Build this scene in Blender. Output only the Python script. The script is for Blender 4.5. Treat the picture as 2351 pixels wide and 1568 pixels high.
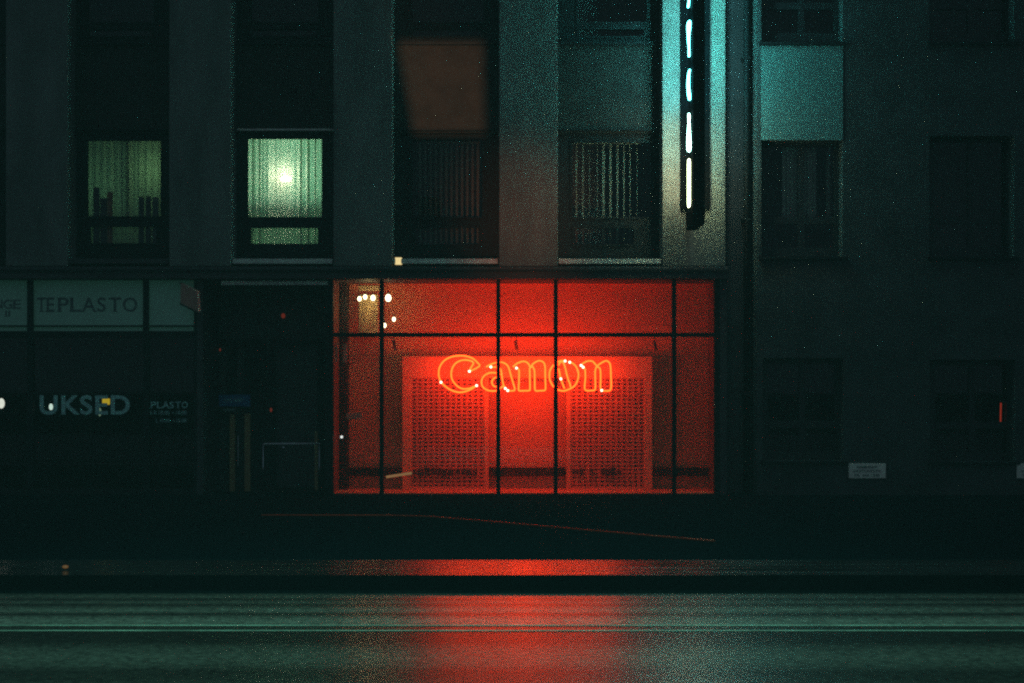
import bpy, bmesh, math, random
from mathutils import Vector
random.seed(7)
S = bpy.context.scene
COL = S.collection
for o in list(bpy.data.objects): bpy.data.objects.remove(o)

# ------------------------------------------------------------------ camera
F = 3030.0; UC = 1175.0; VC = 784.0; HOR = 890.0; EYE = 1.63; DIST = 20.0
cam = bpy.data.cameras.new('camera'); co = bpy.data.objects.new('camera', cam); COL.objects.link(co)
co.location = (0, -DIST, EYE); co.rotation_euler = (math.radians(90), 0, 0)
cam.sensor_width = 36; cam.lens = 36*F/2350.0
cam.shift_y = (HOR-VC)/2350.0
cam.clip_end = 600
S.camera = co
# ------------------------------------------------------------------ night sky
W = bpy.data.worlds.new('World'); S.world = W; W.use_nodes = True
nt = W.node_tree; nt.nodes.clear()
sky = nt.nodes.new('ShaderNodeTexSky'); sky.sky_type = 'NISHITA'; sky.sun_disc = False
sky.sun_elevation = math.radians(-4); sky.sun_rotation = math.radians(200)
mixw = nt.nodes.new('ShaderNodeMix'); mixw.data_type = 'RGBA'; mixw.inputs[0].default_value = 0.9
mixw.inputs[7].default_value = (0.70, 1.10, 1.52, 1)
bg = nt.nodes.new('ShaderNodeBackground'); bg.inputs[1].default_value = 0.061
wo = nt.nodes.new('ShaderNodeOutputWorld')
nt.links.new(sky.outputs[0], mixw.inputs[6]); nt.links.new(mixw.outputs[2], bg.inputs[0]); nt.links.new(bg.outputs[0], wo.inputs[0])
S.view_settings.view_transform = 'Standard'; S.view_settings.look = 'None'
S.view_settings.exposure = 0; S.view_settings.gamma = 1
S.render.engine = 'CYCLES'
S.cycles.max_bounces = 8; S.cycles.transparent_max_bounces = 12
S.cycles.filter_width = 2.2
S.cycles.use_denoising = False; S.cycles.use_adaptive_sampling = False
S.cycles.sample_clamp_indirect = .8; S.cycles.sample_clamp_direct = 11

def lamp(name, kind, loc, power, color, size=.05, rot=(0,0,0), angle=None, blend=.5, parent=None):
    l = bpy.data.lights.new(name, kind); o = bpy.data.objects.new(name, l); COL.objects.link(o)
    o.location = loc; o.rotation_euler = rot; l.energy = power; l.color = color
    if kind in ('POINT','SPOT'): l.shadow_soft_size = size
    if kind == 'SPOT': l.spot_size = math.radians(angle); l.spot_blend = blend
    if parent: o.parent = parent; o.matrix_parent_inverse.identity()
    return o
# street lighting hung over the carriageway, out of the picture
sl = lamp('street_light', 'SPOT', (-.4, -25, 7.0), 11500, (.22, .95, .74), .25, (Vector((-.4,-12.0,-.13))-Vector((-.4,-25,7.0))).to_track_quat('-Z','Y').to_euler(), 24, .9)
sl.scale = (2.05, 1, 1)
lamp('added_red_spot', 'SPOT', (.3, -13.5, .9), 1500, (1, .24, .09), .3, (Vector((.15,0,4.25))-Vector((.3,-13.5,.9))).to_track_quat('-Z','Y').to_euler(), 11, 1.0)  # unseen red spot added to warm the foot of the middle pilaster
# ------------------------------------------------------------------ helpers
def P(u, v, y=0.0):
    d = DIST + y
    return Vector(((u-UC)*d/F, y, EYE-(v-HOR)*d/F))
def X(u, y=0.0): return (u-UC)*(DIST+y)/F
def Z(v, y=0.0): return EYE-(v-HOR)*(DIST+y)/F

def link(name, me, mat=None, parent=None):
    o = bpy.data.objects.new(name, me); COL.objects.link(o)
    if mat: me.materials.append(mat)
    if parent: o.parent = parent
    return o
def tag(o, label=None, cat=None, group=None, kind=None):
    if label: o['label'] = label
    if cat: o['category'] = cat
    if group: o['group'] = group
    if kind: o['kind'] = kind
    return o
def thing(name, label, cat, loc=(0,0,0), group=None):
    o = bpy.data.objects.new(name, None); COL.objects.link(o); o.location = loc
    return tag(o, label, cat, group)
class MB:
    def __init__(s): s.bm = bmesh.new()
    def box(s, x0, x1, y0, y1, z0, z1):
        if x0 > x1: x0, x1 = x1, x0
        if z0 > z1: z0, z1 = z1, z0
        v = [s.bm.verts.new(c) for c in ((x0,y0,z0),(x1,y0,z0),(x1,y1,z0),(x0,y1,z0),(x0,y0,z1),(x1,y0,z1),(x1,y1,z1),(x0,y1,z1))]
        for f in ((0,1,5,4),(1,2,6,5),(2,3,7,6),(3,0,4,7),(4,5,6,7),(3,2,1,0)): s.bm.faces.new([v[i] for i in f])
        return s
    def vbox(s, u0, v0, u1, v1, y0, y1):          # measured on its front face y0
        return s.box(X(u0,y0), X(u1,y0), y0, y1, Z(v1,y0), Z(v0,y0))
    def tube(s, pts, r, n=8, closed=False):
        pts = [Vector(p) for p in pts]; rings = []
        m = len(pts)
        for i, p in enumerate(pts):
            a = pts[(i-1) % m] if (closed or i > 0) else p
            b = pts[(i+1) % m] if (closed or i < m-1) else p
            t = (b-a).normalized() if (b-a).length > 1e-9 else Vector((0,0,1))
            ref = Vector((0,1,0)) if abs(t.y) < .9 else Vector((1,0,0))
            e1 = t.cross(ref).normalized(); e2 = t.cross(e1).normalized()
            rings.append([s.bm.verts.new(p + r*(math.cos(q)*e1 + math.sin(q)*e2)) for q in [2*math.pi*k/n for k in range(n)]])
        for i in range(m if closed else m-1):
            A, B = rings[i], rings[(i+1) % m]
            for k in range(n): s.bm.faces.new((A[k], A[(k+1)%n], B[(k+1)%n], B[k]))
        if not closed:
            s.bm.faces.new(rings[0][::-1]); s.bm.faces.new(rings[-1])
        return s
    def ball(s, c, r, sx=1, sz=1):
        g = bmesh.ops.create_uvsphere(s.bm, u_segments=14, v_segments=9, radius=r)
        for v in g['verts']: v.co = Vector((v.co.x*sx, v.co.y, v.co.z*sz)) + Vector(c)
        return s
    def quad(s, a, b, c, d):
        s.bm.faces.new([s.bm.verts.new(p) for p in (a,b,c,d)]); return s
    def pierced(s, u0, v0, u1, v1, holes, y0, y1):
        # wall with rectangular openings, all measured on the front face y0
        xs = sorted({X(u0,y0), X(u1,y0)} | {X(h[0],y0) for h in holes} | {X(h[2],y0) for h in holes})
        zs = sorted({Z(v0,y0), Z(v1,y0)} | {Z(h[1],y0) for h in holes} | {Z(h[3],y0) for h in holes})
        H = [(X(h[0],y0), X(h[2],y0), Z(h[3],y0), Z(h[1],y0)) for h in holes]
        def solid(i, j):
            if i < 0 or j < 0 or i >= len(xs)-1 or j >= len(zs)-1: return False
            cx = (xs[i]+xs[i+1])/2; cz = (zs[j]+zs[j+1])/2
            return not any(a < cx < b and c < cz < d for a,b,c,d in H)
        for i in range(len(xs)-1):
            for j in range(len(zs)-1):
                if not solid(i,j): continue
                a, b, c, d = xs[i], xs[i+1], zs[j], zs[j+1]
                s.quad((a,y0,c),(b,y0,c),(b,y0,d),(a,y0,d)); s.quad((a,y1,c),(a,y1,d),(b,y1,d),(b,y1,c))
                if not solid(i-1,j): s.quad((a,y0,c),(a,y0,d),(a,y1,d),(a,y1,c))
                if not solid(i+1,j): s.quad((b,y0,c),(b,y1,c),(b,y1,d),(b,y0,d))
                if not solid(i,j-1): s.quad((a,y0,c),(a,y1,c),(b,y1,c),(b,y0,c))
                if not solid(i,j+1): s.quad((a,y0,d),(b,y0,d),(b,y1,d),(a,y1,d))
        bmesh.ops.remove_doubles(s.bm, verts=s.bm.verts, dist=1e-5)
        return s
    def room(s, u0, v0, u1, v1, y0, y1):           # inside of a room, open towards the street
        x0, x1, z0, z1 = X(u0,y0), X(u1,y0), Z(v1,y0), Z(v0,y0); t = .06
        s.box(x0-t, x0, y0, y1, z0-t, z1+t); s.box(x1, x1+t, y0, y1, z0-t, z1+t)
        s.box(x0, x1, y0, y1, z0-t, z0); s.box(x0, x1, y0, y1, z1, z1+t)
        s.box(x0-t, x1+t, y1+.002, y1+.06, z0-t, z1+t); return s
    def build(s, name, mat, parent=None, bevel=0, smooth=False):
        if bevel:
            pass
        me = bpy.data.meshes.new(name)
        bmesh.ops.recalc_face_normals(s.bm, faces=s.bm.faces)
        s.bm.to_mesh(me); s.bm.free()
        if smooth:
            for p in me.polygons: p.use_smooth = True
        o = link(name, me, mat, parent)
        if bevel:
            m = o.modifiers.new('bevel', 'BEVEL'); m.width = bevel; m.segments = 2; m.limit_method = 'ANGLE'
        return o

def text_obj(name, body, u, v, width, height, y, mat, parent, bold=0.0, depth=.002, track=1.0, serif=False):
    """lettering in front of plane y: u,v is the top left of the block, width/height in measured units"""
    c = bpy.data.curves.new(name, 'FONT'); c.body = body; c.size = 1; c.offset = bold; c.extrude = depth
    c.space_character = track
    tmp = bpy.data.objects.new('tmp', c); COL.objects.link(tmp)
    bpy.context.view_layer.update()
    dg = bpy.context.evaluated_depsgraph_get()
    me = bpy.data.meshes.new_from_object(tmp.evaluated_get(dg))
    bpy.data.objects.remove(tmp)
    xs = [w.co.x for w in me.vertices]; ys = [w.co.y for w in me.vertices]
    x0, x1, y0, y1 = min(xs), max(xs), min(ys), max(ys)
    tx0 = X(u,y); tw = width*(DIST+y)/F; tz = Z(v,y); th = height*(DIST+y)/F
    for w in me.vertices:
        a = (w.co.x-x0)/(x1-x0); b = (w.co.y-y1)/(y1-y0)
        w.co = Vector((tx0 + a*tw, y - w.co.z, tz + b*th))
    me.materials.clear()
    return link(name, me, mat, parent)

# ------------------------------------------------------------------ materials
def newmat(name):
    m = bpy.data.materials.new(name); m.use_nodes = True
    return m, m.node_tree, m.node_tree.nodes['Principled BSDF']
def surf(name, col, rough=.8, var=.25, scale=3.0, bump=.15, bscale=40, metal=0, spec=.5, stretch=(1,1,1)):
    m, t, b = newmat(name)
    tc = t.nodes.new('ShaderNodeTexCoord'); mp = t.nodes.new('ShaderNodeMapping'); mp.inputs[3].default_value = stretch
    t.links.new(tc.outputs['Object'], mp.inputs[0])
    n = t.nodes.new('ShaderNodeTexNoise'); n.inputs['Scale'].default_value = scale; n.inputs['Detail'].default_value = 8
    n.inputs['Roughness'].default_value = .65
    t.links.new(mp.outputs[0], n.inputs['Vector'])
    r = t.nodes.new('ShaderNodeMapRange'); r.inputs[1].default_value = .3; r.inputs[2].default_value = .7
    r.inputs[3].default_value = 1-var; r.inputs[4].default_value = 1+var
    t.links.new(n.outputs[0], r.inputs[0])
    x = t.nodes.new('ShaderNodeVectorMath'); x.operation = 'SCALE'; x.inputs[0].default_value = col[:3]
    t.links.new(r.outputs[0], x.inputs['Scale']); t.links.new(x.outputs[0], b.inputs['Base Color'])
    b.inputs['Roughness'].default_value = rough; b.inputs['Metallic'].default_value = metal
    b.inputs['Specular IOR Level'].default_value = spec
    if bump:
        n2 = t.nodes.new('ShaderNodeTexNoise'); n2.inputs['Scale'].default_value = bscale; n2.inputs['Detail'].default_value = 5
        t.links.new(mp.outputs[0], n2.inputs['Vector'])
        bp = t.nodes.new('ShaderNodeBump'); bp.inputs['Strength'].default_value = bump; bp.inputs['Distance'].default_value = .02
        t.links.new(n2.outputs[0], bp.inputs['Height']); t.links.new(bp.outputs[0], b.inputs['Normal'])
    return m
def emit(name, col, strength):
    m, t, b = newmat(name)
    b.inputs['Base Color'].default_value = (.02,.02,.02,1)
    b.inputs['Emission Color'].default_value = (*col, 1); b.inputs['Emission Strength'].default_value = strength
    n = t.nodes.new('ShaderNodeTexNoise'); n.inputs['Scale'].default_value = 3
    r = t.nodes.new('ShaderNodeMapRange'); r.inputs[3].default_value = strength*.85; r.inputs[4].default_value = strength*1.15
    t.links.new(n.outputs[0], r.inputs[0]); t.links.new(r.outputs[0], b.inputs['Emission Strength'])
    return m
def glassmat(name, tint=(1,1,1), rough=.02, gain=1.0, haze_=0):
    m = bpy.data.materials.new(name); m.use_nodes = True; t = m.node_tree; t.nodes.clear()
    out = t.nodes.new('ShaderNodeOutputMaterial'); mx = t.nodes.new('ShaderNodeMixShader')
    tr = t.nodes.new('ShaderNodeBsdfTransparent'); tr.inputs[0].default_value = (*tint, 1)
    gl = t.nodes.new('ShaderNodeBsdfGlossy'); gl.inputs['Roughness'].default_value = rough
    fr = t.nodes.new('ShaderNodeFresnel'); fr.inputs[0].default_value = 1.5
    ns = t.nodes.new('ShaderNodeTexNoise'); ns.inputs['Scale'].default_value = .8
    bp = t.nodes.new('ShaderNodeBump'); bp.inputs['Strength'].default_value = .04; bp.inputs['Distance'].default_value = .02
    t.links.new(ns.outputs[0], bp.inputs['Height']); t.links.new(bp.outputs[0], gl.inputs['Normal'])
    ml = t.nodes.new('ShaderNodeMath'); ml.operation = 'MULTIPLY'; ml.inputs[1].default_value = gain
    t.links.new(fr.outputs[0], ml.inputs[0]); t.links.new(ml.outputs[0], mx.inputs[0])
    t.links.new(tr.outputs[0], mx.inputs[1]); t.links.new(gl.outputs[0], mx.inputs[2]); t.links.new(mx.outputs[0], out.inputs[0])
    if haze_:
        tl = t.nodes.new('ShaderNodeBsdfTranslucent'); tl.inputs[0].default_value = (.9,.9,.9,1)
        m3 = t.nodes.new('ShaderNodeMixShader')
        n4 = t.nodes.new('ShaderNodeTexNoise'); n4.inputs['Scale'].default_value = 2.2; n4.inputs['Detail'].default_value = 6
        r4 = t.nodes.new('ShaderNodeMapRange'); r4.inputs[3].default_value = haze_*.6; r4.inputs[4].default_value = haze_*1.4
        t.links.new(n4.outputs[0], r4.inputs[0]); t.links.new(r4.outputs[0], m3.inputs[0])
        t.links.new(mx.outputs[0], m3.inputs[1]); t.links.new(tl.outputs[0], m3.inputs[2]); t.links.new(m3.outputs[0], out.inputs[0])
    return m
def curtainmat(name, col, clear=.12):
    m = bpy.data.materials.new(name); m.use_nodes = True; t = m.node_tree; t.nodes.clear()
    out = t.nodes.new('ShaderNodeOutputMaterial'); mx = t.nodes.new('ShaderNodeMixShader'); m2 = t.nodes.new('ShaderNodeMixShader')
    tl = t.nodes.new('ShaderNodeBsdfTranslucent'); tl.inputs[0].default_value = (*col,1)
    df = t.nodes.new('ShaderNodeBsdfDiffuse'); df.inputs[0].default_value = (*col,1)
    tr = t.nodes.new('ShaderNodeBsdfTransparent')
    n = t.nodes.new('ShaderNodeTexNoise'); n.inputs['Scale'].default_value = 60
    r = t.nodes.new('ShaderNodeMapRange'); r.inputs[3].default_value = clear*.5; r.inputs[4].default_value = clear*1.5
    t.links.new(n.outputs[0], r.inputs[0]); t.links.new(r.outputs[0], m2.inputs[0])
    mx.inputs[0].default_value = .4
    t.links.new(tl.outputs[0], mx.inputs[1]); t.links.new(df.outputs[0], mx.inputs[2])
    t.links.new(mx.outputs[0], m2.inputs[1]); t.links.new(tr.outputs[0], m2.inputs[2]); t.links.new(m2.outputs[0], out.inputs[0])
    return m
M = {}
M['concrete'] = surf('painted_concrete', (.15,.158,.14), .85, .42, 1.6, .5, 60, stretch=(1,1,.35))
M['stone'] = surf('neighbour_render', (.05,.058,.056), .9, .45, 1.7, .5, 50)
M['spandrel'] = surf('spandrel_panel', (.023,.020,.017), .8, .5, 3.0, .3, 30)
M['palepanel'] = surf('pale_spandrel_panel', (.12,.22,.20), .8, .12, 1.5, .3, 60)
M['frame'] = surf('dark_metal_frame', (.016,.017,.018), .6, .25, 6, .05, 80, spec=.2)
M['beam'] = surf('dark_beam', (.05,.048,.048), .6, .3, 3, .1, 50, stretch=(.3,1,1))
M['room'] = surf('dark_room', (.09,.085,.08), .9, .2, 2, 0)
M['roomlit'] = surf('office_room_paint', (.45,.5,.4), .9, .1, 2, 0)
M['sill'] = surf('pale_metal_sill', (.72,.70,.6), .6, .3, 7, .05, 60)
M['glass'] = glassmat('window_glass')
M['glass_shop'] = glassmat('shop_glass', (1,1,1), .03, .35, .07)
M['glass_dark'] = glassmat('tinted_glass', (.45,.5,.48), .03)
M['shopwall'] = surf('shop_paint', (.72,.30,.13), .85, .08, 1.5, .1, 40)
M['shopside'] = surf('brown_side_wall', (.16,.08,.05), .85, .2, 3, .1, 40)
M['board'] = surf('red_display_board', (.88,.40,.17), .6, .06, 3, .05, 60)
M['mesh'] = surf('display_mesh_metal', (.72,.25,.11), .5, .12, 6, 0)
M['steel'] = surf('brushed_steel', (.6,.62,.62), .25, .1, 8, .05, 90, metal=1)
M['white'] = surf('brightened_rail', (.75,.75,.72), .6, .12, 6, .05, 60)
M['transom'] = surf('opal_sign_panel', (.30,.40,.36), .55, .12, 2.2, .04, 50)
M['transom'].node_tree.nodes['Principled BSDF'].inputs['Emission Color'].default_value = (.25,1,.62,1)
M['transom'].node_tree.nodes['Principled BSDF'].inputs['Emission Strength'].default_value = .011  # faint green glow added to lift the panel, no lamp behind it
M['ink'] = surf('dark_lettering', (.13,.165,.155), .6, .1, 5, 0)
M['vinyl'] = surf('pale_vinyl_lettering', (.45,.82,.70), .6, .25, 12, 0)
M['blue'] = surf('blue_sign_face', (.03,.13,.32), .5, .1, 5, 0)
M['teal'] = surf('teal_cabinet', (.25,.5,.42), .6, .1, 5, 0)
M['brown'] = surf('varnished_wood', (.42,.30,.12), .5, .3, 5, .1, 30, stretch=(8,8,.6))
M['matt'] = surf('matt_black_paint', (.005,.005,.006), .95, .2, 5, 0, spec=0)
M['black'] = surf('black_plastic', (.02,.02,.02), .5, .2, 5, 0)
M['backing'] = surf('maroon_shade', (.10,.025,.015), .9, .3, 6, 0)
M['gold'] = surf('gilt_plaster', (.55,.42,.2), .6, .4, 9, .5, 14)

# ------------------------------------------------------------------ ground, road, pavement
def road_mat():
    m, t, b = newmat('wet_asphalt')
    g = t.nodes.new('ShaderNodeTexCoord'); sp = t.nodes.new('ShaderNodeSeparateXYZ'); t.links.new(g.outputs['Object'], sp.inputs[0])
    mp = t.nodes.new('ShaderNodeMapping'); mp.inputs[3].default_value = (.12, 2.2, 1); t.links.new(g.outputs['Object'], mp.inputs[0])
    n = t.nodes.new('ShaderNodeTexNoise'); n.inputs['Scale'].default_value = 1.4; n.inputs['Detail'].default_value = 6; t.links.new(mp.outputs[0], n.inputs[0])
    # wear across the carriageway: tyre-polished and dry lanes run along the street
    r = t.nodes.new('ShaderNodeValToRGB'); cr = r.color_ramp; cr.interpolation = 'LINEAR'
    y0, y1 = -13.5, -9.0
    w = t.nodes.new('ShaderNodeMath'); w.operation = 'MULTIPLY_ADD'; w.inputs[1].default_value = .10; w.inputs[2].default_value = -.05
    t.links.new(n.outputs[0], w.inputs[0])
    ad = t.nodes.new('ShaderNodeMath'); ad.operation = 'ADD'; t.links.new(sp.outputs['Y'], ad.inputs[0]); t.links.new(w.outputs[0], ad.inputs[1])
    mr = t.nodes.new('ShaderNodeMapRange'); mr.inputs[1].default_value = y0; mr.inputs[2].default_value = y1
    t.links.new(ad.outputs[0], mr.inputs[0]); t.links.new(mr.outputs[0], r.inputs[0])
    bands = [(1364,.30),(1370,.55),(1376,.12),(1382,.6),(1388,.10),(1394,.5),(1400,.85),(1404,.7),(1410,.10),(1417,.7),(1424,1.0),(1433,.95),(1440,.18),
             (1446,.2),(1452,.10),(1474,.10),(1490,.36),(1510,.46),(1528,.32),(1542,.12),(1562,.14),(1590,.35),(1640,.15)]
    els = []
    for v, k in bands:
        d = F*(EYE+.02)/(v-HOR); y = d-DIST; els.append(((y-y0)/(y1-y0), k))
    els.sort()
    els = [e for e in els if 0 <= e[0] <= 1]
    while len(cr.elements) > 1: cr.elements.remove(cr.elements[-1])
    cr.elements[0].position = els[0][0]; cr.elements[0].color = (els[0][1],)*3+(1,)
    for p, k in els[1:]:
        e = cr.elements.new(p); e.color = (k,k,k,1)
    n2 = t.nodes.new('ShaderNodeTexNoise'); n2.inputs['Scale'].default_value = 20; n2.inputs['Detail'].default_value = 10; n2.inputs['Roughness'].default_value = .85
    t.links.new(g.outputs['Object'], n2.inputs[0])
    r2 = t.nodes.new('ShaderNodeMapRange'); r2.inputs[1].default_value = .38; r2.inputs[2].default_value = .62; r2.inputs[3].default_value = .15; r2.inputs[4].default_value = 1.9
    t.links.new(n2.outputs[0], r2.inputs[0])
    mm = t.nodes.new('ShaderNodeMath'); mm.operation = 'MULTIPLY'; t.links.new(r.outputs[0], mm.inputs[0]); t.links.new(r2.outputs[0], mm.inputs[1])
    sc = t.nodes.new('ShaderNodeVectorMath'); sc.operation = 'SCALE'; sc.inputs[0].default_value = (.20,.155,.13)
    t.links.new(mm.outputs[0], sc.inputs['Scale']); t.links.new(sc.outputs[0], b.inputs['Base Color'])
    rr = t.nodes.new('ShaderNodeMapRange'); rr.inputs[3].default_value = .38; rr.inputs[4].default_value = .55
    t.links.new(n.outputs[0], rr.inputs[0]); t.links.new(rr.outputs[0], b.inputs['Roughness'])
    b.inputs['Specular IOR Level'].default_value = .0; b.inputs['Coat Weight'].default_value = 1.0; b.inputs['Coat Roughness'].default_value = .29; b.inputs['Coat IOR'].default_value = 1.7
    n3 = t.nodes.new('ShaderNodeTexNoise'); n3.inputs['Scale'].default_value = 24; n3.inputs['Detail'].default_value = 6; t.links.new(g.outputs['Object'], n3.inputs[0])
    bp = t.nodes.new('ShaderNodeBump'); bp.inputs['Strength'].default_value = .7; bp.inputs['Distance'].default_value = .015
    t.links.new(n3.outputs[0], bp.inputs['Height']); t.links.new(bp.outputs[0], b.inputs['Normal'])
    return m
def pave_mat():
    m, t, b = newmat('wet_pavement')
    g = t.nodes.new('ShaderNodeTexCoord')
    mp = t.nodes.new('ShaderNodeMapping'); mp.inputs[3].default_value = (.35, 5, 1); t.links.new(g.outputs['Object'], mp.inputs[0])
    n = t.nodes.new('ShaderNodeTexNoise'); n.inputs['Scale'].default_value = 1.6; n.inputs['Detail'].default_value = 5; t.links.new(mp.outputs[0], n.inputs[0])
    r = t.nodes.new('ShaderNodeMapRange'); r.inputs[1].default_value = .35; r.inputs[2].default_value = .6; r.inputs[3].default_value = .12; r.inputs[4].default_value = .32
    t.links.new(n.outputs[0], r.inputs[0]); t.links.new(r.outputs[0], b.inputs['Roughness'])
    b.inputs['Base Color'].default_value = (.012,.012,.012,1); b.inputs['Specular IOR Level'].default_value = 1.0
    n3 = t.nodes.new('ShaderNodeTexNoise'); n3.inputs['Scale'].default_value = 30; t.links.new(g.outputs['Object'], n3.inputs[0])
    bp = t.nodes.new('ShaderNodeBump'); bp.inputs['Strength'].default_value = .22; bp.inputs['Distance'].default_value = .01
    t.links.new(n3.outputs[0], bp.inputs['Height']); t.links.new(bp.outputs[0], b.inputs['Normal'])
    return m
M['road'] = road_mat(); M['pave'] = pave_mat()
M['setts'] = surf('dark_rough_setts', (.004,.011,.015), 1.0, .3, 14, .8, 60, spec=0)
M['kerb'] = surf('dark_granite', (.002,.004,.005), 1.0, .3, 20, .3, 60, spec=0)
M['marking'] = surf('worn_road_paint', (.34,.36,.28), .5, .6, 5, .2, 60, stretch=(.5,1,1))
RZ = -.02
YK = F*(EYE-RZ)/(1362-HOR) - DIST               # kerb face
YK2 = F*EYE/(1321-HOR) - DIST                   # back of the kerb stone
YP = F*EYE/(1285-HOR) - DIST                    # back of the pavement
tag(MB().quad((-400,-400,RZ-.02),(400,-400,RZ-.02),(400,400,RZ-.02),(-400,400,RZ-.02)).build('ground', M['setts']), kind='structure')
tag(MB().quad((-120,-26,RZ),(120,-26,RZ),(120,YK+.05,RZ),(-120,YK+.05,RZ)).build('road', M['road']), kind='structure')
tag(MB().box(-120,120,YK2,YP,RZ-.1,0).build('pavement', M['pave']), kind='structure')
tag(MB().box(-120,120,YK,YK2-.004,RZ-.1,.004).build('verge', M['kerb']), kind='structure')
tag(MB().box(-120,120,YP+.003,.62,RZ-.1,.003).build('forecourt', M['setts']), kind='structure')
mb = MB()
for v in (1436.5, 1448.5):
    d = F*(EYE-RZ)/(v-HOR)
    mb.quad((-120,d-DIST-.018,RZ+.004),(120,d-DIST-.018,RZ+.004),(120,d-DIST+.018,RZ+.004),(-120,d-DIST+.018,RZ+.004))
tag(mb.build('road_marking', M['marking']), kind='structure')
# thin wet steel edging that runs aslant across the forecourt
def G(u, v, z=0.0): d = F*(EYE-z)/(v-HOR); return Vector(((u-UC)*d/F, d-DIST, z))
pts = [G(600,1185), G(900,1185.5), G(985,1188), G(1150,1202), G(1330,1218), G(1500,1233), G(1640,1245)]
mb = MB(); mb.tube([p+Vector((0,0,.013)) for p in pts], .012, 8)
tag(mb.build('edging_strip', surf('red_tinted_steel', (.5,.07,.03), .45, .3, 4, .1, 40, metal=1)), 'thin steel edging crossing the dark forecourt below the red shop window', 'edging strip')  # red of the window's reflection is put into the steel colour

# ------------------------------------------------------------------ office building
B = thing('office_building', 'concrete office block with tall pale pilasters over dark shopfronts and a red lit window', 'building', (0,0,0))
VT = -560
YR = .34                                       # recess plane of the bays
pil = [(-365,-222),(13,155),(388,530),(765,900),(1145,1280),(1520,1665)]
for a, b_ in pil:
    MB().vbox(a, VT, b_, 611, 0, .6).build('pilaster', M['concrete'], B, bevel=.012)
bays = [(-222,13),(155,388),(530,765),(900,1145),(1280,1520)]
for i, (a, b_) in enumerate(bays):
    x0, x1 = X(a), X(b_)
    for v0, v1 in ((100,306),(-405,-205)):
        MB().box(x0, x1, YR, YR+.2, Z(v1,YR), Z(v0,YR)).build('spandrel', M['spandrel'], B)
    MB().box(x0, x1, YR, YR+.2, Z(615,YR), Z(593,YR)).build('spandrel', M['spandrel'], B)
    if i:
        MB().box(x0+.02, x1-.02, .02, YR-.003, Z(605,.02), Z(594,.02)).build('window_sill', M['beam'] if i == 1 else M['sill'], B)
    MB().box(x0+.03, x1-.03, YR-.05, YR-.003, Z(301,YR), Z(297,YR)).build('window_head_trim', M['sill'] if i == 2 else M['frame'], B)
    MB().box(x0+.03, x1-.03, YR-.05, YR-.003, Z(104,YR), Z(98,YR)).build('window_sill', M['frame'], B)
# windows: (bay, opening, upper light, lower light, y)
def window(a, b_, v0, v1, up, low, nm='window', roommat='room', glass='glass', depth=1.6):
    y = YR+.06
    holes = [up] + ([low] if low else [])
    w = MB().pierced(a, v0, b_, v1, holes, y, y+.07).build(nm, M['frame'], B)
    for h in holes:
        # thin inner bead round the light
        bd = MB().pierced(h[0]-3, h[1]-3, h[2]+3, h[3]+3, [(h[0]+1.5,h[1]+1.5,h[2]-1.5,h[3]-1.5)], y-.012, y-.001).build('bead', M['frame'], w)
        g = MB(); x0,x1,z0,z1 = X(h[0],y)-.01, X(h[2],y)+.01, Z(h[3],y)-.01, Z(h[1],y)+.01
        g.quad((x0,y+.035,z0),(x1,y+.035,z0),(x1,y+.035,z1),(x0,y+.035,z1)).build('pane', M[glass], w)
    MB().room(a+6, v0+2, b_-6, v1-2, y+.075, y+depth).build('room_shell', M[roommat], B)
    return w
window(150, 392, 300, 596, (200,322,370,498), (206,520,360,560))
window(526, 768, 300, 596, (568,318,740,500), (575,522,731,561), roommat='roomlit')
window(895, 1149, 300, 596, (944,320,1108,500), (950,522,1100,562))
window(1275, 1524, 300, 596, (1312,326,1496,500), (1316,522,1456,562))
window(-228, 18, 300, 596, (-180,320,-10,500), (-175,522,-15,562))
for a, b_ in bays:
    window(a-5, b_+5, -210, 98, (a+44,-190,b_-34,52), (a+46,66,b_-40,84))
# solid core behind, roof
MB().box(X(-365), X(1665), 2.6, 9.0, RZ-.1, Z(VT)).build('wall', M['spandrel'], B)
MB().box(X(-380), X(1668), -.15, 9.1, Z(VT), Z(VT)+.35).build('roof', M['beam'], B)
MB().box(X(-365)-.3, X(-365)-.002, 0, 9.0, RZ-.1, Z(VT)).build('wall', M['concrete'], B)
MB().box(X(1665)+.003, X(1665)+.25, .75, 9.0, RZ-.1, Z(VT)).build('wall', M['spandrel'], B)
# long dark beam over the ground floor
MB().box(X(-380,-.06), X(1672,-.06), -.06, .9, Z(640,-.06), Z(612,-.06)).build('beam', M['beam'], B, bevel=.01)
MB().box(X(-380,-.08), X(1672,-.08), -.09, -.062, Z(624,-.08), Z(619,-.08)).build('drip_edge', M['frame'], B)

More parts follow.
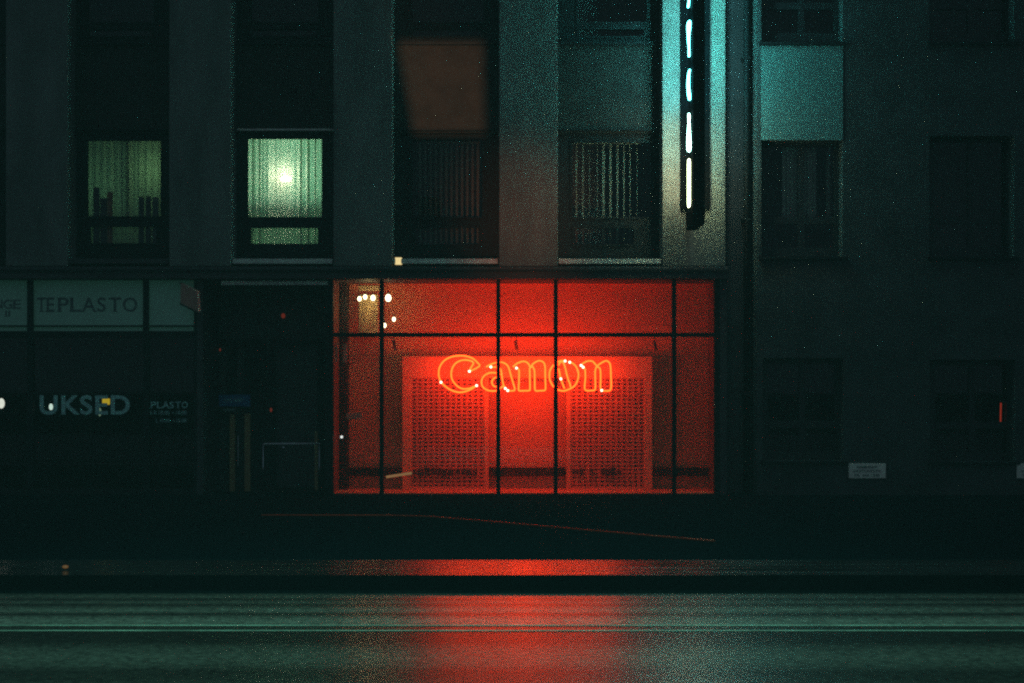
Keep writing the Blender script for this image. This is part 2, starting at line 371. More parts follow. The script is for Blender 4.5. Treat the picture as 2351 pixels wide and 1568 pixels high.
# --- shopfront on the left, opal transom lights with lettering
YS = .12
def tr_pane(u0, u1):
    f = MB().pierced(u0-7, 640, u1+6, 768, [(u0,643,u1,760)], YS, YS+.08).build('transom_window', M['frame'], B)
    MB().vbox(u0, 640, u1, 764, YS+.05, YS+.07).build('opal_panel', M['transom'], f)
    MB().box(X(u0,YS), X(u1,YS), YS+.01, YS+.047, Z(750,YS), Z(746.5,YS)).build('glazing_bar', M['frame'], f)
    return f
f0 = tr_pane(-186, 62); f1 = tr_pane(75, 328); f2 = tr_pane(340.5, 445)
def serif_word(letters, u, v, h, parent, mat, y, stroke):
    """letters: (char, width) placed one by one, stems get slab serifs"""
    o = None
    for ch, wd, gap in letters:
        lt = text_obj('letter', ch, u, v, wd, h, y, mat, parent, bold=.012, depth=.001)
        s = MB(); s.bm.from_mesh(lt.data); t = h*.07
        def bar(ua, ub, va): s.vbox(ua, va, ub, va+t, y-.0035, y-.0005)
        if ch in 'PTLEIN':
            c = u + (wd*.5 if ch in 'T' else wd*.13)
            bar(c-stroke*1.3, c+stroke*1.3, v+h-t)
            if ch in 'PLEN': bar(c-stroke*1.3, c+stroke, v)
        elif ch == 'A':
            bar(u-stroke*.6, u+stroke*1.4, v+h-t); bar(u+wd-stroke*1.4, u+wd+stroke*.6, v+h-t)
        s.bm.to_mesh(lt.data); s.bm.free()
        u += wd+gap
YL = YS+.047
def words(body, u, v, width, height, y, mat, parent, bold=0.0):
    """a line of lettering, one object per word"""
    out = []; n = len(body); k = 0
    for wd in body.split(' '):
        if wd:
            out.append(text_obj('word', wd, u+width*k/n, v+(height*.4 if wd == '-' else 0), width*len(wd)/n*.96, height*(.2 if wd == '-' else 1), y, mat, parent, bold=bold))
        k += len(wd)+1
    return out
serif_word([('T',20,2),('E',18,8),('P',25,3),('L',26,1),('A',32,3),('S',20,6),('T',29,4),('O',33,0)], 85, 683, 33, f1, M['ink'], YL, 4)
serif_word([('N',20,2),('G',20,2),('E',18,0)], -14, 688, 21, f0, M['ink'], YL, 3)
serif_word([('I',4,3),('I',4,0)], 12, 713, 14, f0, M['ink'], YL, 2)
# glazed front below: big panes, frames
GV = 1137
holes = [(-186,776,-60,1122),(-50,776,62,1122),(75,776,328,1122),(341,776,444,1122)]
MB().pierced(-200, 768.5, 452, GV+1, holes, YS, YS+.08).build('shopfront_frame', M['frame'], B)
sp = None
for h in holes:
    g = MB(); x0,x1,z0,z1 = X(h[0],YS)-.01, X(h[2],YS)+.01, Z(h[3],YS)-.01, Z(h[1],YS)+.01
    sp = g.quad((x0,YS+.045,z0),(x1,YS+.045,z0),(x1,YS+.045,z1),(x0,YS+.045,z1)).build('shop_pane', M['glass_dark'], B)
    if h[0] == 75:
        text_obj('lettering', 'UKSED', 91, 907, 207, 45, YS+.042, M['vinyl'], sp, bold=.022, track=1.08)
    if h[0] == 341:
        serif_word([('P',12,2),('L',12,1),('A',15,1),('S',10,3),('T',13,2),('O',14,0)], 346, 922, 15, sp, M['vinyl'], YS+.042, 1.6)
        words('E-R 10.00 - 18.00', 345, 943, 84, 8.5, YS+.042, M['vinyl'], sp, bold=.0)
        words('L 10.00 - 15.00', 358, 961, 71, 8.5, YS+.042, M['vinyl'], sp, bold=.0)
MB().room(-190, 770, 450, GV, YS+.085, 2.4).build('room_shell', M['room'], B)
# entrance recess
MB().box(X(452,YS), X(466,YS), YS, 1.3, 0, Z(640,YS)).build('recess_wall', M['beam'], B)
MB().box(X(752,YS), X(762,YS), YS-.02, 1.3, 0, Z(640,YS)).build('recess_wall', M['frame'], B)
MB().box(X(466,YS), X(752,YS), 1.25, 1.32, 0, Z(640,YS)+.05).build('recess_wall', M['beam'], B)
MB().box(X(466,YS)+.002, X(752,YS)-.002, .1, 1.24, Z(641,YS)-.02, Z(641,YS)).build('recess_ceiling', M['beam'], B)
MB().vbox(508, 645, 752, 654, .06, .14).build('door_head_trim', M['sill'], B)
YD = 1.15
dr = MB().pierced(487, 780, 608, 1131, [(499,792,524,1118),(540,792,560,1118)], YD, YD+.06).build('entrance_door', M['frame'], B)
MB().vbox(527, 950, 539, 1128, YD-.05, YD-.002).build('door_rail', M['brown'], dr)
MB().vbox(561, 950, 574, 1128, YD-.05, YD-.002).build('door_rail', M['brown'], dr)
MB().tube([P(546,1000,YD-.06), P(546,1070,YD-.06)], .014).build('door_handle', M['steel'], dr)
dr2 = MB().pierced(618, 780, 740, 1131, [(630,792,728,1118)], YD, YD+.06).build('entrance_door', M['frame'], B)
MB().vbox(722, 990, 729, 1125, YD-.04, YD-.002).build('door_rail', M['brown'], dr2)
bs = thing('door_sign', 'small dark blue sign with pale lettering beside the entrance door', 'sign', P(538,920,YD-.14))
def at_parent(o, par): o.matrix_parent_inverse.identity(); o.parent = par; 
def child(mbuild, par):  # keep world-space geometry under a parent that is off the origin
    me = mbuild.data; off = par.location
    for w in me.vertices: w.co -= off
    mbuild.parent = par; return mbuild
child(MB().vbox(502, 906, 574, 933, YD-.14, YD-.1).build('panel', M['blue']), bs)
for w_ in words('INFO PUNKT', 515, 915, 45, 8, YD-.143, M['vinyl'], None): child(w_, bs)
child(text_obj('lettering', 'AVATUD', 513, 938, 26, 6, YD-.143, M['vinyl'], None), bs)
child(MB().vbox(508, 935, 545, 947, YD-.14, YD-.12).build('panel', M['black']), bs)

# --- the red shop window
YW = .06
panesU = [(764,871),(880,1139),(1148,1271),(1280,1543),(1552,1640)]
holes = []
for a, b_ in panesU:
    holes.append((a,642,b_,764)); holes.append((a,773,b_,1135))
MB().pierced(759, 639.5, 1652, GV, holes, YW, YW+.11).build('shop_window_frame', M['frame'], B)
for h in holes:
    x0,x1,z0,z1 = X(h[0],YW)-.008, X(h[2],YW)+.008, Z(h[3],YW)-.008, Z(h[1],YW)+.008
    MB().quad((x0,YW+.05,z0),(x1,YW+.05,z0),(x1,YW+.05,z1),(x0,YW+.05,z1)).build('shop_pane', M['glass_shop'], B)
MB().box(X(1652,YW)+.002, X(1668,YW), YW, YW+.5, 0, Z(640,YW)).build('corner_post', M['beam'], B)
YB = 1.15
# shop interior: floor, ceiling, side and back walls
x0, x1 = X(762,YW), X(1650,YW)
sh = MB(); MB().box(x0-.05, x0, YW+.12, YB, 0, Z(639,YW)).build('shop_side_wall', M['shopside'], B); MB().box(x1, x1+.05, YW+.12, YB, 0, Z(639,YW)).build('shop_side_wall', M['shopside'], B)
sh.box(x0, x1, YW+.12, YB, Z(636,YW)-.03, Z(636,YW)+.02); sh.box(x0-.05, x1+.05, YB+.002, YB+.08, 0, Z(636,YW))
sh.build('shop_interior_wall', M['shopwall'], B)
MB().box(x0+.002, x1-.002, YW+.12, YB-.002, .004, .02).build('shop_floor', M['shopwall'], B)
MB().box(x0+.004, x1-.004, YB-.09, YB-.004, Z(1092,YB), Z(1073,YB)).build('wall_rail', M['frame'], B)
MB().vbox(1640, 760, 1652, 1135, YB-.25, YB-.01).build('wall_post', M['frame'], B)
MB().vbox(783, 645, 796, 1135, YB-.3, YB-.01).build('wall_post', M['frame'], B)

# display backdrop: white header, posts and two perforated metal panels
YD2 = .88
D = thing('display_backdrop', 'wide display stand with two perforated panels behind the neon lettering', 'display stand', (0,YD2,0))
def dch(m): return child(m, D)
dch(MB().vbox(923, 818, 1497, 868, YD2, YD2+.05).build('header', M['board'], bevel=.006))
for a, b_ in ((923,944),(1111,1121),(1300,1310),(1479,1497)):
    dch(MB().box(X(a,YD2), X(b_,YD2), YD2, YD2+.05, .02, Z(868,YD2)-.001).build('post', M['board'], bevel=.006))
for a, b_ in ((944.5,1110.5),(1310.5,1478.5)):
    dch(MB().vbox(a, 1119, b_, 1138, YD2+.004, YD2+.045).build('base_board', M['board']))
    mb = MB(); nx, ny = 13, 28
    xa, xb, za, zb = X(a,YD2), X(b_,YD2), Z(1119,YD2), Z(868.5,YD2)
    px_, pz = (xb-xa)/nx, (zb-za)/ny
    y0, y1 = YD2+.015, YD2+.03
    for i in range(nx+1):
        cx = xa+i*px_; w = px_*.235
        mb.box(max(xa,cx-w), min(xb,cx+w), y0, y1, za, zb)
    for j in range(ny+1):
        cz = za+j*pz; w = pz*.27
        mb.box(xa, xb, y0-.004, y1+.004, max(za,cz-w), min(zb,cz+w))
    dch(mb.build('perforated_panel', M['mesh']))
    dch(MB().box(xa, xb, YD2+.10, YD2+.12, za, zb).build('shade_sheet', M['backing']))  # dark sheet added so the holes look shadowed

    random.seed(int(a)); uu = a+3
    while uu < b_-12:
        w_ = random.uniform(5,13); t_ = random.uniform(0,6)
        if random.random() < .8: dch(MB().vbox(uu, 1074+t_, min(uu+w_,b_-2), 1091+random.uniform(-3,3), YD2-.03, YD2+.008).build('hanging_tag', M['black']))
        uu += w_+random.uniform(2,6)
# neon lettering
YN = .42
NEON = emit('neon_orange_tube', (1.0,.052,.005), 8.5)
ELEC = emit('neon_electrode', (1.0,.62,.42), 5.0)
N = thing('neon_sign', 'orange neon outline lettering glowing behind the shop glass', 'neon sign', (0,YN,0))
K = 7.837
def c1(x, y): return P((1250+x/K)*.78780, (1010+y/K)*.78780, YN)
def c2(x, y): return P((1530+x/K)*.78780, (1010+y/K)*.78780, YN)
def smooth(pts, n=5):
    q = [pts[0]]+pts+[pts[-1]]; out = []
    for i in range(1, len(q)-2):
        for k in range(n):
            t = k/n; a, b, c, d = q[i-1], q[i], q[i+1], q[i+2]
            out.append(.5*((2*b)+(c-a)*t+(2*a-5*b+4*c-d)*t*t+(3*b-a-3*c+d)*t**3))
    out.append(pts[-1]); return out
L = {
 'C': (c1, [[(1085,890),(1000,950),(900,1000),(780,1035),(660,1040),(520,1000),(400,930),(290,830),(230,700),(220,590),(240,480),(300,370),(390,290),(500,240),(640,212),(780,212),(900,235),(1000,275),(1090,350),(1152,430),(1090,485),(1000,530),(920,565)],
            [(920,565),(950,490),(1010,390),(985,340),(900,312),(800,305),(700,325),(600,385),(540,470),(508,570),(508,680),(535,770),(590,850),(680,930),(780,965),(900,960),(1000,925),(1085,890)]],
      [(920,565),(1085,890),(272,815)]),
 'a': (c1, [[(1300,470),(1400,410),(1530,368),(1640,355),(1740,390),(1810,465),(1850,600),(1890,740),(1930,870),(1955,985),(1900,1008),(1800,1005)],
            [(1420,470),(1530,470),(1620,500),(1650,580),(1665,700),(1680,800),(1700,880),(1740,960)],
            [(1640,640),(1560,608),(1460,596),(1370,603),(1270,655),(1208,740),(1195,830),(1225,920),(1300,980),(1400,1012),(1530,1008),(1620,960),(1690,900)],
            [(1600,690),(1520,700),(1455,750),(1432,820),(1460,885),(1520,918),(1590,905)]],
      [(1410,465),(1740,955),(1795,1003)]),
 'n': (c1, [[(1915,470),(1980,405),(2080,352),(2180,340),(2260,385),(2305,470)],
            [(2000,490),(2050,540),(2052,700),(2048,860),(2042,985),(2070,1010),(2180,1008),(2285,1004),(2304,960),(2302,800),(2300,620),(2302,500),(2380,390),(2460,340),(2530,325),(2610,360),(2645,450),(2650,620),(2654,800),(2658,940),(2640,998),(2540,1005),(2440,1008),(2415,960),(2412,800),(2410,620),(2400,530),(2360,455),(2310,475)]],
      [(1995,490)]),
 'o': (c2, [[(910,330),(830,318),(740,350),(640,430),(575,520),(550,640),(562,760),(600,850),(655,925),(740,985),(860,1012),(960,990),(1080,935),(1160,850),(1210,720),(1212,590),(1165,465),(1090,385),(1010,355)],
            [(765,430),(790,370),(850,350),(900,440),(940,600),(980,750),(1020,850),(1035,930)],
            [(762,500),(790,640),(812,735),(850,840),(895,960)]],
      [(910,330),(1015,358),(812,738)]),
 'n2': (c2, [[(1270,430),(1340,370),(1430,332),(1530,335),(1590,390),(1640,460)],
            [(1310,470),(1362,520),(1372,700),(1360,860),(1358,960),(1400,1005),(1500,1005),(1585,990),(1603,920),(1600,750),(1598,560),(1635,455),(1740,372),(1850,325),(1920,370),(1948,470),(1955,650),(1962,850),(1955,960),(1920,1005),(1820,1010),(1742,1000),(1718,930),(1722,760),(1720,580),(1700,490),(1645,460)]],
      [(1275,430),(1322,470),(1745,1000)]),
}
for key, (cf, strokes, els) in L.items():
    mb = MB()
    for st in strokes: mb.tube(smooth([cf(*p) for p in st], 4), .013, 7)
    lt = child(mb.build('letter', NEON, smooth=True), N)
    mb = MB()
    for e in els: mb.ball(cf(*e)-Vector((0,.01,0)), .019)
    me_ = mb.build('electrode', ELEC, smooth=True)
    for w in me_.data.vertices: w.co -= N.location
    me_.parent = lt
# the tubes' own light, gathered in a row of soft lamps inside the lettering
for i in range(7):
    u = 1000+i*66
    o = lamp('neon_glow', 'POINT', P(u,845,YN-.06)-Vector(N.location), (5,9,14,19,14,9,5)[i], (1,.032,.004), .2, parent=N)

# small track spotlights that hang from the transom
for i, (u, lab) in enumerate(((905,'small dark hanging spotlight left of the neon lettering'),(1185,'small dark hanging spotlight above the middle of the neon lettering'),(1503,'small dark hanging spotlight right of the neon lettering'))):
    s = thing('spotlight', lab, 'spotlight', P(u,770,.55), 'spotlights hung in the red window')
    child(MB().tube([P(u,770,.55),P(u,784,.55)], .006, 6).build('rod', M['black']), s)
    child(MB().tube([P(u-2,782,.55),P(u+2,804,.52)], .026, 12).build('lamp_head', M['black']), s)
# bulbs and gilded panel in the left top pane
GP = MB()
bulb_m = emit('warm_bulb', (1,.86,.5), 5)
bul = [(825,686,1,'white glowing bulb furthest left in the top pane of the red window'),(838,682,1,'glowing bulb second from the left over the gilded panel'),
       (856,684,1.2,'glowing bulb at the right end of the gilded panel in the top pane'),(891,684,1.5,'largest glowing bulb just right of the first window mullion'),
       (904,733,.9,'small glowing bulb low in the pane right of the first mullion'),(882,747,1,'lowest glowing bulb beside the first window mullion')]
for u, v, r, lab in bul:
    o = thing('light_bulb', lab, 'light bulb', P(u,v,.6), 'small bulbs at the top left of the red window')
    child(MB().ball(P(u,v,.6), .030*r, 1, 1.25).build('globe', bulb_m, smooth=True), o)
    child(MB().tube([P(u,v,.6)+Vector((0,0,.036*r)), P(u,v,.6)+Vector((0,0,.036*r+.05))], .012, 8).build('socket', M['black']), o)
mb = MB(); mb.vbox(823, 655, 872, 668, .9, .93); mb.vbox(823, 676, 868, 766, .9, .93)
tag(mb.build('gilded_panel', M['gold'], bevel=.01), 'gilded ornamental panel lit by small bulbs, top left of the red window', 'wall panel')
lamp('bulb_glow', 'POINT', P(846,690,.66), 1.3, (1,.7,.25), .04)
# bright little stickers on the left side of the window
rs = surf('red_reflective_sticker', (.9,.35,.2), .5, .1, 5, 0)
for u0, v0, u1, v1, lab in ((768,790,775,832,'thin upright red sticker at the far left of the shop glass'),(788,790,797,832,'wider upright red sticker near the left edge of the shop glass'),(795,948,831,962,'flat horizontal red sticker low on the left shop pane')):
    tag(MB().vbox(u0, v0, u1, v1, .25, .27).build('red_sticker', rs), lab, 'sticker', 'red stickers in the left shop pane')
tube_m = emit('streak_glow', (1,.55,.22), .22)  # glowing tube added in place of a streak reflected in the glass
tag(MB().tube([P(886,1095,.45), P(945,1086,.5)], .02, 8).build('reflected_streak', tube_m), 'short tilted glowing streak added for a reflection low in the second shop pane', 'light streak')
tag(MB().ball(P(784,1003,.45), .022).build('small_glow', emit('cool_white_led', (.8,.85,.8), 1.2), smooth=True), 'tiny bluish white lamp low in the left shop pane', 'lamp')

# ------------------------------------------------------------------ curtains, lamps and things behind the upper windows
def curtain(u0, v0, u1, v1, y, mat, label, waves=14, amp=.025):
    mb = MB(); n = 160; prev = None
    x0, x1, z0, z1 = X(u0,y), X(u1,y), Z(v1,y), Z(v0,y)
    random.seed(int(u0)); ph = [random.uniform(0,6) for _ in range(4)]
    for i in range(n+1):
        t = i/n
        yy = y + amp*math.sin(t*waves*6.283+ph[0]+1.6*math.sin(t*9+ph[1])) + amp*.5*math.sin(t*waves*2.3*6.283+ph[2])
        a = mb.bm.verts.new((x0+(x1-x0)*t, yy, z0)); b = mb.bm.verts.new((x0+(x1-x0)*t, yy, z1))
        if prev: mb.bm.faces.new((prev[0], a, b, prev[1]))
        prev = (a, b)
    return tag(mb.build('curtain', mat, smooth=True), label, 'curtain', 'curtains behind the office windows')
cm = curtainmat('sheer_curtain', (.78,.86,.74))
curtain(560, 306, 768, 580, .62, cm, 'pleated sheer curtain glowing bright in front of a lamp', 9, .014)
for u_, w_ in ((580,3),(596,4),(691,5),(708,6),(724,4)):
    tag(MB().vbox(u_-w_/2, 312, u_+w_/2, 572, .585, .588).build('blind_slat', cm), 'thin hanging strip %s in the bright window' % {580:'at the far left',596:'second from the left',691:'just right of the glowing lamp',708:'second from the right',724:'nearest the right edge'}[u_], 'blind strip', 'hanging strips in front of the bright curtain')
cm2 = curtainmat('green_net_curtain', (.5,.62,.46), .2)
curtain(180, 306, 392, 580, .62, cm2, 'dim greenish net curtain in the leftmost lit window', 11)
ol = thing('desk_lamp', 'lit round office lamp glowing through the brightest curtain', 'lamp', P(656,410,.86))
child(MB().ball(P(656,411,.86), .06, 1.5, .75).build('shade', emit('lamp_globe', (1,.9,.66), 30), smooth=True), ol)
child(MB().tube([P(656,418,.86), P(656,490,.86)], .012, 8).build('stem', M['black']), ol)
lamp('lamp_glow', 'POINT', (0,-.10,0), 3.0, (1,.95,.66), .05, parent=ol)
lamp('office_fill', 'POINT', P(690,400,1.5), 17, (.42,1,.68), .3)
lamp('office_fill', 'POINT', P(365,400,1.0), 2.2, (.55,1,.5), .1)
lamp('office_fill', 'POINT', P(250,440,1.3), 2.2, (.4,1,.6), .1)
# cabinets and books that stand on the inner sills
def books(u0, u1, vb, vt0, vt1, y, mats, labelbase, cat='books'):
    pass
tag(MB().vbox(556, 458, 750, 512, .80, 1.1).build('cabinet', M['teal'], bevel=.01), 'low cabinet standing below the bright office lamp', 'cabinet')
random.seed(3)
bm_ = [surf('book_cloth_%s' % n, c, .8, .2, 5, 0) for n, c in (('dark',(.02,.02,.02)),('rust',(.30,.10,.04)),('grey',(.06,.07,.07)))]
row = [(214,430,226,0,'dark tall binder at the left of the dim window sill'),(230,455,243,0,'dark binder beside the tallest one on the dim window sill'),(246,440,256,1,'rust coloured book leaning among dark binders in the dim window'),
       (318,452,328,0,'dark binder first in the right group on the dim sill'),(334,450,344,0,'dark binder in the middle of the right group on the dim sill'),(350,453,362,2,'grey binder last in the right group on the dim sill')]
for u0, vt, u1, k, lab in row:
    tag(MB().vbox(u0, vt, u1, 566, .50, .57).build('binder', bm_[k], bevel=.004), lab, 'binder', 'binders on the sill of the dim window')
tag(MB().vbox(286, 322, 296, 500, .66, .69).build('curtain_pole', bm_[0]), 'dark upright strip between the two curtain halves of the dim window', 'window strip')
# vertical blinds in the fourth bay
BL = thing('vertical_blind', 'vertical blind with separate pale slats in the window beside the lit pilaster', 'blind', (0,.55,0))
slat = surf('blind_slat', (.17,.18,.13), .8, .1, 5, 0)
for u, w in ((1323,4),(1338,4),(1353,1.5),(1371,1.5),(1385,6),(1401,5),(1417,4),(1432,3),(1446,2),(1462,1.5)):
    child(MB().vbox(u-w/2, 332, u+w/2, 575, .55, .553).build('slat', slat), BL)
child(MB().vbox(1314, 327, 1470, 331, .54, .57).build('rail', slat), BL)
B3 = thing('vertical_blind', 'barely visible vertical blind in the dark window under the brown lit panel', 'blind', (0,.55,0))
for u in range(962, 1100, 12):
    child(MB().vbox(u, 330, u+5, 575, .55, .553).build('slat', slat), B3)
child(MB().vbox(956, 325, 1100, 329, .54, .57).build('rail', slat), B3)
# small lit square on the sill of bay three
tag(MB().vbox(906, 591, 922, 607, .02, .095).build('sill_light', emit('warm_square_lamp', (1,.78,.36), .85), bevel=.01), 'small square warm light at the left end of the dark bay sill', 'light')

# ------------------------------------------------------------------ projecting neon blade sign on the lit pilaster
xL = (1591-UC)/159.06; xR = (1618-UC)/159.06
BS = thing('projecting_sign', 'tall dark blade sign with glowing white tube segments on the pale pilaster', 'sign', (xL,0,3.5))
zb = Z(515,-.9)
child(MB().box(xL, xR, -.95, -.14, zb, 10.8).build('housing', M['matt'], bevel=.012), BS)
for z in (zb+.35, zb+2.6, zb+5.2):
    child(MB().box(xL+.05, xR-.05, -.139, .0, z, z+.06).build('bracket', M['frame']), BS)
child(MB().vbox(1561, VT, 1630, 480, -.05, -.002).build('shade_plate', M['matt']), BS)  # dark plate added to darken the wall beside the blade
segs = [(372,478),(268,352),(168,235),(57,136),(-60,24),(-170,-85)]
warm = emit('white_tube_warm', (.85,1.0,.55), 22); cool = emit('white_tube_cool', (.10,.95,.90), 52); mid = emit('white_tube', (.40,1.0,.8), 36)
for i, (v0, v1) in enumerate(segs):
    m_ = warm if i == 0 else mid if i == 1 else cool
    z0, z1 = Z(v1,-.6), Z(v0,-.6)
    for s_, xf in ((-1,xL-.04),(1,xR+.028)):
        mb = MB(); random.seed(i*7+s_)
        ya, yb_ = (-.84, -.72) if s_ < 0 else (-.46, -.28)
        zm = (z0+z1)/2
        if True:
            lc = (1,.88,.55) if i == 0 else (.75,1,.75) if i == 1 else (.22,.92,1)
            for zz in (z0+(z1-z0)*(.42 if i == 0 else .2), z0+(z1-z0)*.88):
                lamp('tube_glow', 'POINT', Vector((xf+s_*(.12 if s_ < 0 else .24), -.26 if s_ < 0 else -.6, zz))-Vector(BS.location), (5 if i else 3.2) if s_ < 0 else (6.5 if i > 1 else 4 if i else 1.5), lc, .08, parent=BS)
        shape = [(ya,z0+.05),(ya,zm),(ya,z1-.05),((ya+yb_)/2,z1),(yb_,z1-.05),(yb_,zm),(yb_,z0+.05),((ya+yb_)/2,z0)]
        pts = [Vector((xf + (0 if i == 0 else .012*math.sin(k*1.7+i*1.3)), y, z)) for k, (y, z) in enumerate(shape)]
        mb.tube(smooth(pts+[pts[0]], 4), .0125, 8)
        child(mb.build('neon_tube', m_, smooth=True), BS)

# ------------------------------------------------------------------ neighbouring building on the right
NB = thing('neighbouring_building', 'plain rendered building with deep dark windows to the right of the blade sign', 'building', (0,0,0))
wins = [(1747,-190,1934,98),(1747,322,1934,590),(1750,822,1936,1058),(2132,-190,2328,98),(2132,312,2328,590),(2134,826,2330,1060),(2532,-190,2728,98),(2532,312,2728,590),(2534,826,2730,1060)]
YN0 = .02
MB().pierced(1737, VT-40, 3200, GV+10, wins, YN0, YN0+.34).build('wall', M['stone'], NB)
for h in wins:
    a, b0, c, d = h; y = YN0+.24
    big = (a+8, b0+8, c-14 if c < 2000 else c-8, d-8)
    mid_ = (a*.5+c*.5-3)
    gl = [(a+12, b0+14, mid_-6, d-92), (mid_+8, b0+14, c-20, d-92), (a+12, d-76, mid_-6, d-22), (mid_+8, d-76, c-20, d-22)]
    if b0 == 322:
        MB().box(X(a,YN0), X(c,YN0), YN0-.012, YN0-.001, Z(b0,YN0), Z(106,YN0)).build('spandrel', M['palepanel'], NB)
    w = MB().pierced(a-4, b0-4, c+8, d+6, gl, y, y+.06).build('window', M['black'], NB)
    for g_ in gl:
        x0_,x1_,z0_,z1_ = X(g_[0],y)-.01, X(g_[2],y)+.01, Z(g_[3],y)-.01, Z(g_[1],y)+.01
        MB().quad((x0_,y+.03,z0_),(x1_,y+.03,z0_),(x1_,y+.03,z1_),(x0_,y+.03,z1_)).build('pane', M['glass'], w)
    MB().room(a, b0+2, c-2, d-2, YN0+.35, 1.8).build('room_shell', M['room'], NB)
    MB().box(X(a,YN0)-.04, X(c,YN0)+.06, YN0-.05, YN0-.002, Z(d+6,YN0), Z(d,YN0)).build('window_sill', M['stone'] if b0 > 900 else M['frame'], NB)
MB().box(X(1737), X(3200), 2.6, 9, RZ-.1, Z(VT-40)).build('wall', M['stone'], NB)
MB().box(X(1730), X(3210), -.1, 9.1, Z(VT-42), Z(VT-42)+.3).build('roof', M['beam'], NB)
MB().box(X(1668), X(1737)-.003, .42, .6, RZ-.1, Z(VT)).build('joint_wall', M['beam'], NB)
cur = surf('pale_drape', (.42,.46,.38), .9, .15, 3, 0)
cu = curtainmat('pale_curtain', (.5,.55,.45), .1)
def drape(u0, v0, u1, v1, y, label):
    mb = MB(); n = 40; prev = None
    for i in range(n+1):
        t = i/n; x = X(u0,y)+(X(u1,y)-X(u0,y))*t; yy = y+.03*math.sin(t*14)+.01*math.sin(t*41)
        a = mb.bm.verts.new((x,yy,Z(v1,y))); b = mb.bm.verts.new((x,yy,Z(v0,y)))
        if prev: mb.bm.faces.new((prev[0],a,b,prev[1]))
        prev = (a,b)
    tag(mb.build('curtain', cur, smooth=True), label, 'curtain', 'drapes in the window under the teal lit wall')
drape(1795, 332, 1834, 504, .42, 'wide pale drape left of the window bar beside the blade sign')
drape(1846, 340, 1874, 502, .42, 'pale folded drape right of the window bar beside the blade sign')
drape(1896, 340, 1906, 500, .42, 'narrow pale drape at the right edge of the window beside the blade sign')
# glowing red tube added for a lit curtain gap in the lower right window
tag(MB().tube([P(2297,925,.42), P(2296,975,.42)], .012, 8).build('small_glow', emit('red_glint', (.9,.07,.03), .25)), 'slim upright red glow added as a lit curtain gap in the lower right dark window', 'lamp')
# downpipe in the joint
dp = thing('downpipe', 'slim vertical downpipe in the dark joint between the two buildings', 'downpipe', (X(1714,.3),.3,0))
child(MB().tube([P(1713,1134,.3), P(1713,VT,.3)], .045, 14).build('pipe', M['frame'], smooth=True), dp)
for v in (900, 500, 130, -250):
    child(MB().vbox(1704, v, 1722, v+6, .25, .42).build('clamp', M['frame']), dp)
# plaques
for u0, u1, lab, nt_ in ((1948,2033,'small pale plaque with dark text on the wall under the teal lit panel',1),(2334,2420,'small pale plaque cut by the right picture edge, below the far window',2)):
    pq = thing('wall_plaque', lab, 'plaque', P((u0+u1)/2,1080,YN0-.02), 'pale plaques on the rendered wall')
    child(MB().vbox(u0, 1064, u1, 1098, YN0-.03, YN0-.002).build('plate', surf('plaque_enamel', (.95,.95,.76), .5, .1, 7, 0), bevel=.004), pq)
    for k, (tx, a, b_) in enumerate((('HAMBARAVI', .22,.78),('VASTUVOTT', .1,.9),('TEL 644 1350', .14,.84))):
        for w_ in words(tx, u0+(u1-u0)*a, 1069+k*9.5, (u1-u0)*(b_-a), 6, YN0-.032, M['ink'], None, .02): child(w_, pq)

# ------------------------------------------------------------------ small things along the left shopfront
hs = thing('hanging_sign', 'small tilted projecting sign with a reddish corner above the shop entrance', 'sign', P(435,680,-.3))
a, b2, c, d = P(415,650,-.02), P(452,668,-.62), P(455,716,-.62), P(414,695,-.02)
mb = MB()
off = Vector((.03,.02,0))
v_ = [mb.bm.verts.new(p) for p in (a,b2,c,d)] + [mb.bm.verts.new(p+off) for p in (a,b2,c,d)]
for f in ((0,1,2,3),(7,6,5,4),(0,4,5,1),(1,5,6,2),(2,6,7,3),(3,7,4,0)): mb.bm.faces.new([v_[i] for i in f])
child(mb.build('panel', surf('salmon_sign_face', (.62,.36,.26), .6, .2, 4, 0)), hs)
child(MB().tube([P(413,697,-.02), P(456,719,-.62)], .012, 8).build('bottom_rail', M['frame']), hs)
child(MB().tube([P(413,650,-.02)+Vector((0,.12,0)), P(413,650,-.02)], .015, 8).build('bracket', M['frame']), hs)
hr = thing('handrail', 'thin steel handrail with two posts at the dark entrance', 'handrail', P(668,1137,.5))
child(MB().tube([P(604,1019,.5), P(735,1018,.5)], .014, 10).build('rail', M['white'], smooth=True), hr)  # rail coloured white to stand in for light caught by the steel
for u in (604, 733):
    child(MB().tube([P(u,1020,.5), Vector((X(u,.5),.5,.0))], .011, 8).build('post', M['steel'], smooth=True), hr)
child(MB().ball(P(651,1028,.5), .028).build('knob', M['steel'], smooth=True), hr)
for u, v, m_, r, lab, sx, sz in ((3,926,(1,.95,.85),.05,'white glow added as a reflected light at the left picture edge',1,1.6),(117,934,(.8,.95,.85),.03,'small white glow added as a reflection by the first letter of the door lettering',1,1.7),(229,946,(.45,.65,.45),.028,'pale glow added as a reflection low by the fourth letter of the door lettering',.8,2.4)):  # glowing balls added for car and street lights reflected in the glass
    tag(MB().ball(P(u,v,.45), r, sx, sz).build('reflected_light', emit('reflected_light_'+str(u), m_, 1.6 if u < 200 else .5), smooth=True), lab, 'lamp', 'glows added for street lights reflected in the dark shop glass')
tag(MB().vbox(234, 915, 250, 929, .4, .46).build('reflected_box', emit('yellow_box', (.95,.62,.03), .9), bevel=.01), 'small square yellow glow added as a reflection behind the door lettering', 'lamp')  # glowing box added for one more light reflected in the glass
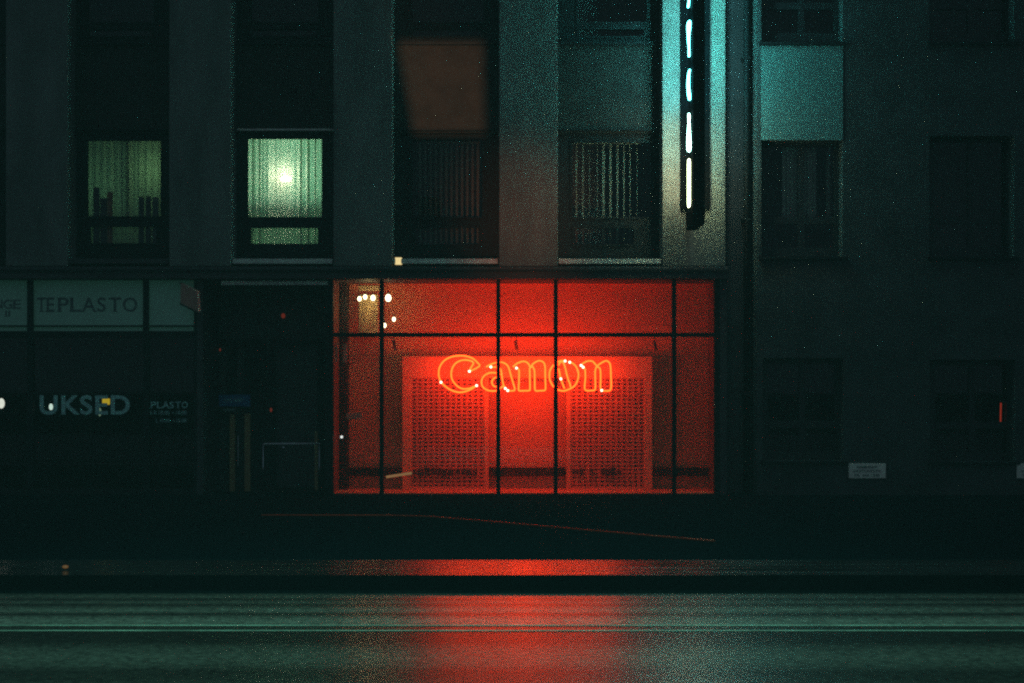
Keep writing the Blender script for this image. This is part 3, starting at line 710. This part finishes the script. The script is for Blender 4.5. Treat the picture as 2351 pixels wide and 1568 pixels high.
for u, v, r, lab in ((505,803,.016,'tiny red light high beside the entrance door'),(622,941,.022,'tiny red light at mid height beside the entrance'),(650,725,.04,'soft red light above the entrance doors')):
    tag(MB().ball(P(u,v,1.05), r, .8, 1.5 if r < .03 else 1).build('signal_light', emit('red_signal_%d' % u, (.5,.06,.03), .2), smooth=True), lab, 'light', 'red lights around the entrance')
tag(MB().ball(G(150,1301,.03), .02, 1.4, .8).build('ground_reflector', emit('amber_reflector', (.7,.3,.06), .14), smooth=True), 'tiny amber marker light on the pavement at the lower left', 'marker light')
# unseen warm spot and mask, added for the tilted patch on the third spandrel

FL = Vector((-3.0, -27.0, 8.0))
fl = thing('added_flood', 'unseen warm spot with a beam mask, added to light the third spandrel', 'added_flood', FL)
quad = [P(914,92,YR), P(1108,92,YR), P(1112,306,YR), P(950,306,YR)]
cen = sum(quad, Vector())/4; dirn = (cen-FL).normalized()
q4 = (-dirn).to_track_quat('Z','Y'); up_ = q4 @ Vector((0,1,0)); rt_ = q4 @ Vector((1,0,0))
lamp('added_flood_beam', 'SPOT', (0,0,0), 15000, (1,.50,.27), .007, q4.to_euler(), 9, .1, parent=fl)
def onplane(p, dist):
    d = (p-FL); return d*(dist/d.dot(dirn))
A_ = [onplane(p, 1.6) for p in quad]; C_ = dirn*1.6
O_ = [C_-rt_*.4+up_*.4, C_+rt_*.4+up_*.4, C_+rt_*.4-up_*.4, C_-rt_*.4-up_*.4]
mb = MB()
for k in range(4):
    a, b_, c, d = O_[k], O_[(k+1)%4], A_[(k+1)%4], A_[k]
    for off in (Vector(), dirn*.01): mb.quad(a+off, b_+off, c+off, d+off)
mb.build('beam_mask', M['black'], fl)

# thin haze box added to imitate lens glow and lift the blacks
bpy_h = MB(); bpy_h.box(-60, 60, -34, 14, RZ-1.0, 16)
hz = bpy_h.build('haze', None)
hm = bpy.data.materials.new('bloom_haze'); hm.use_nodes = True; t = hm.node_tree; t.nodes.clear()
ho = t.nodes.new('ShaderNodeOutputMaterial'); pv = t.nodes.new('ShaderNodeVolumePrincipled')
pv.inputs['Color'].default_value = (.9,.95,1,1); pv.inputs['Density'].default_value = .0017
t.links.new(pv.outputs[0], ho.inputs['Volume']); hz.data.materials.append(hm)
tag(hz, kind='stuff')
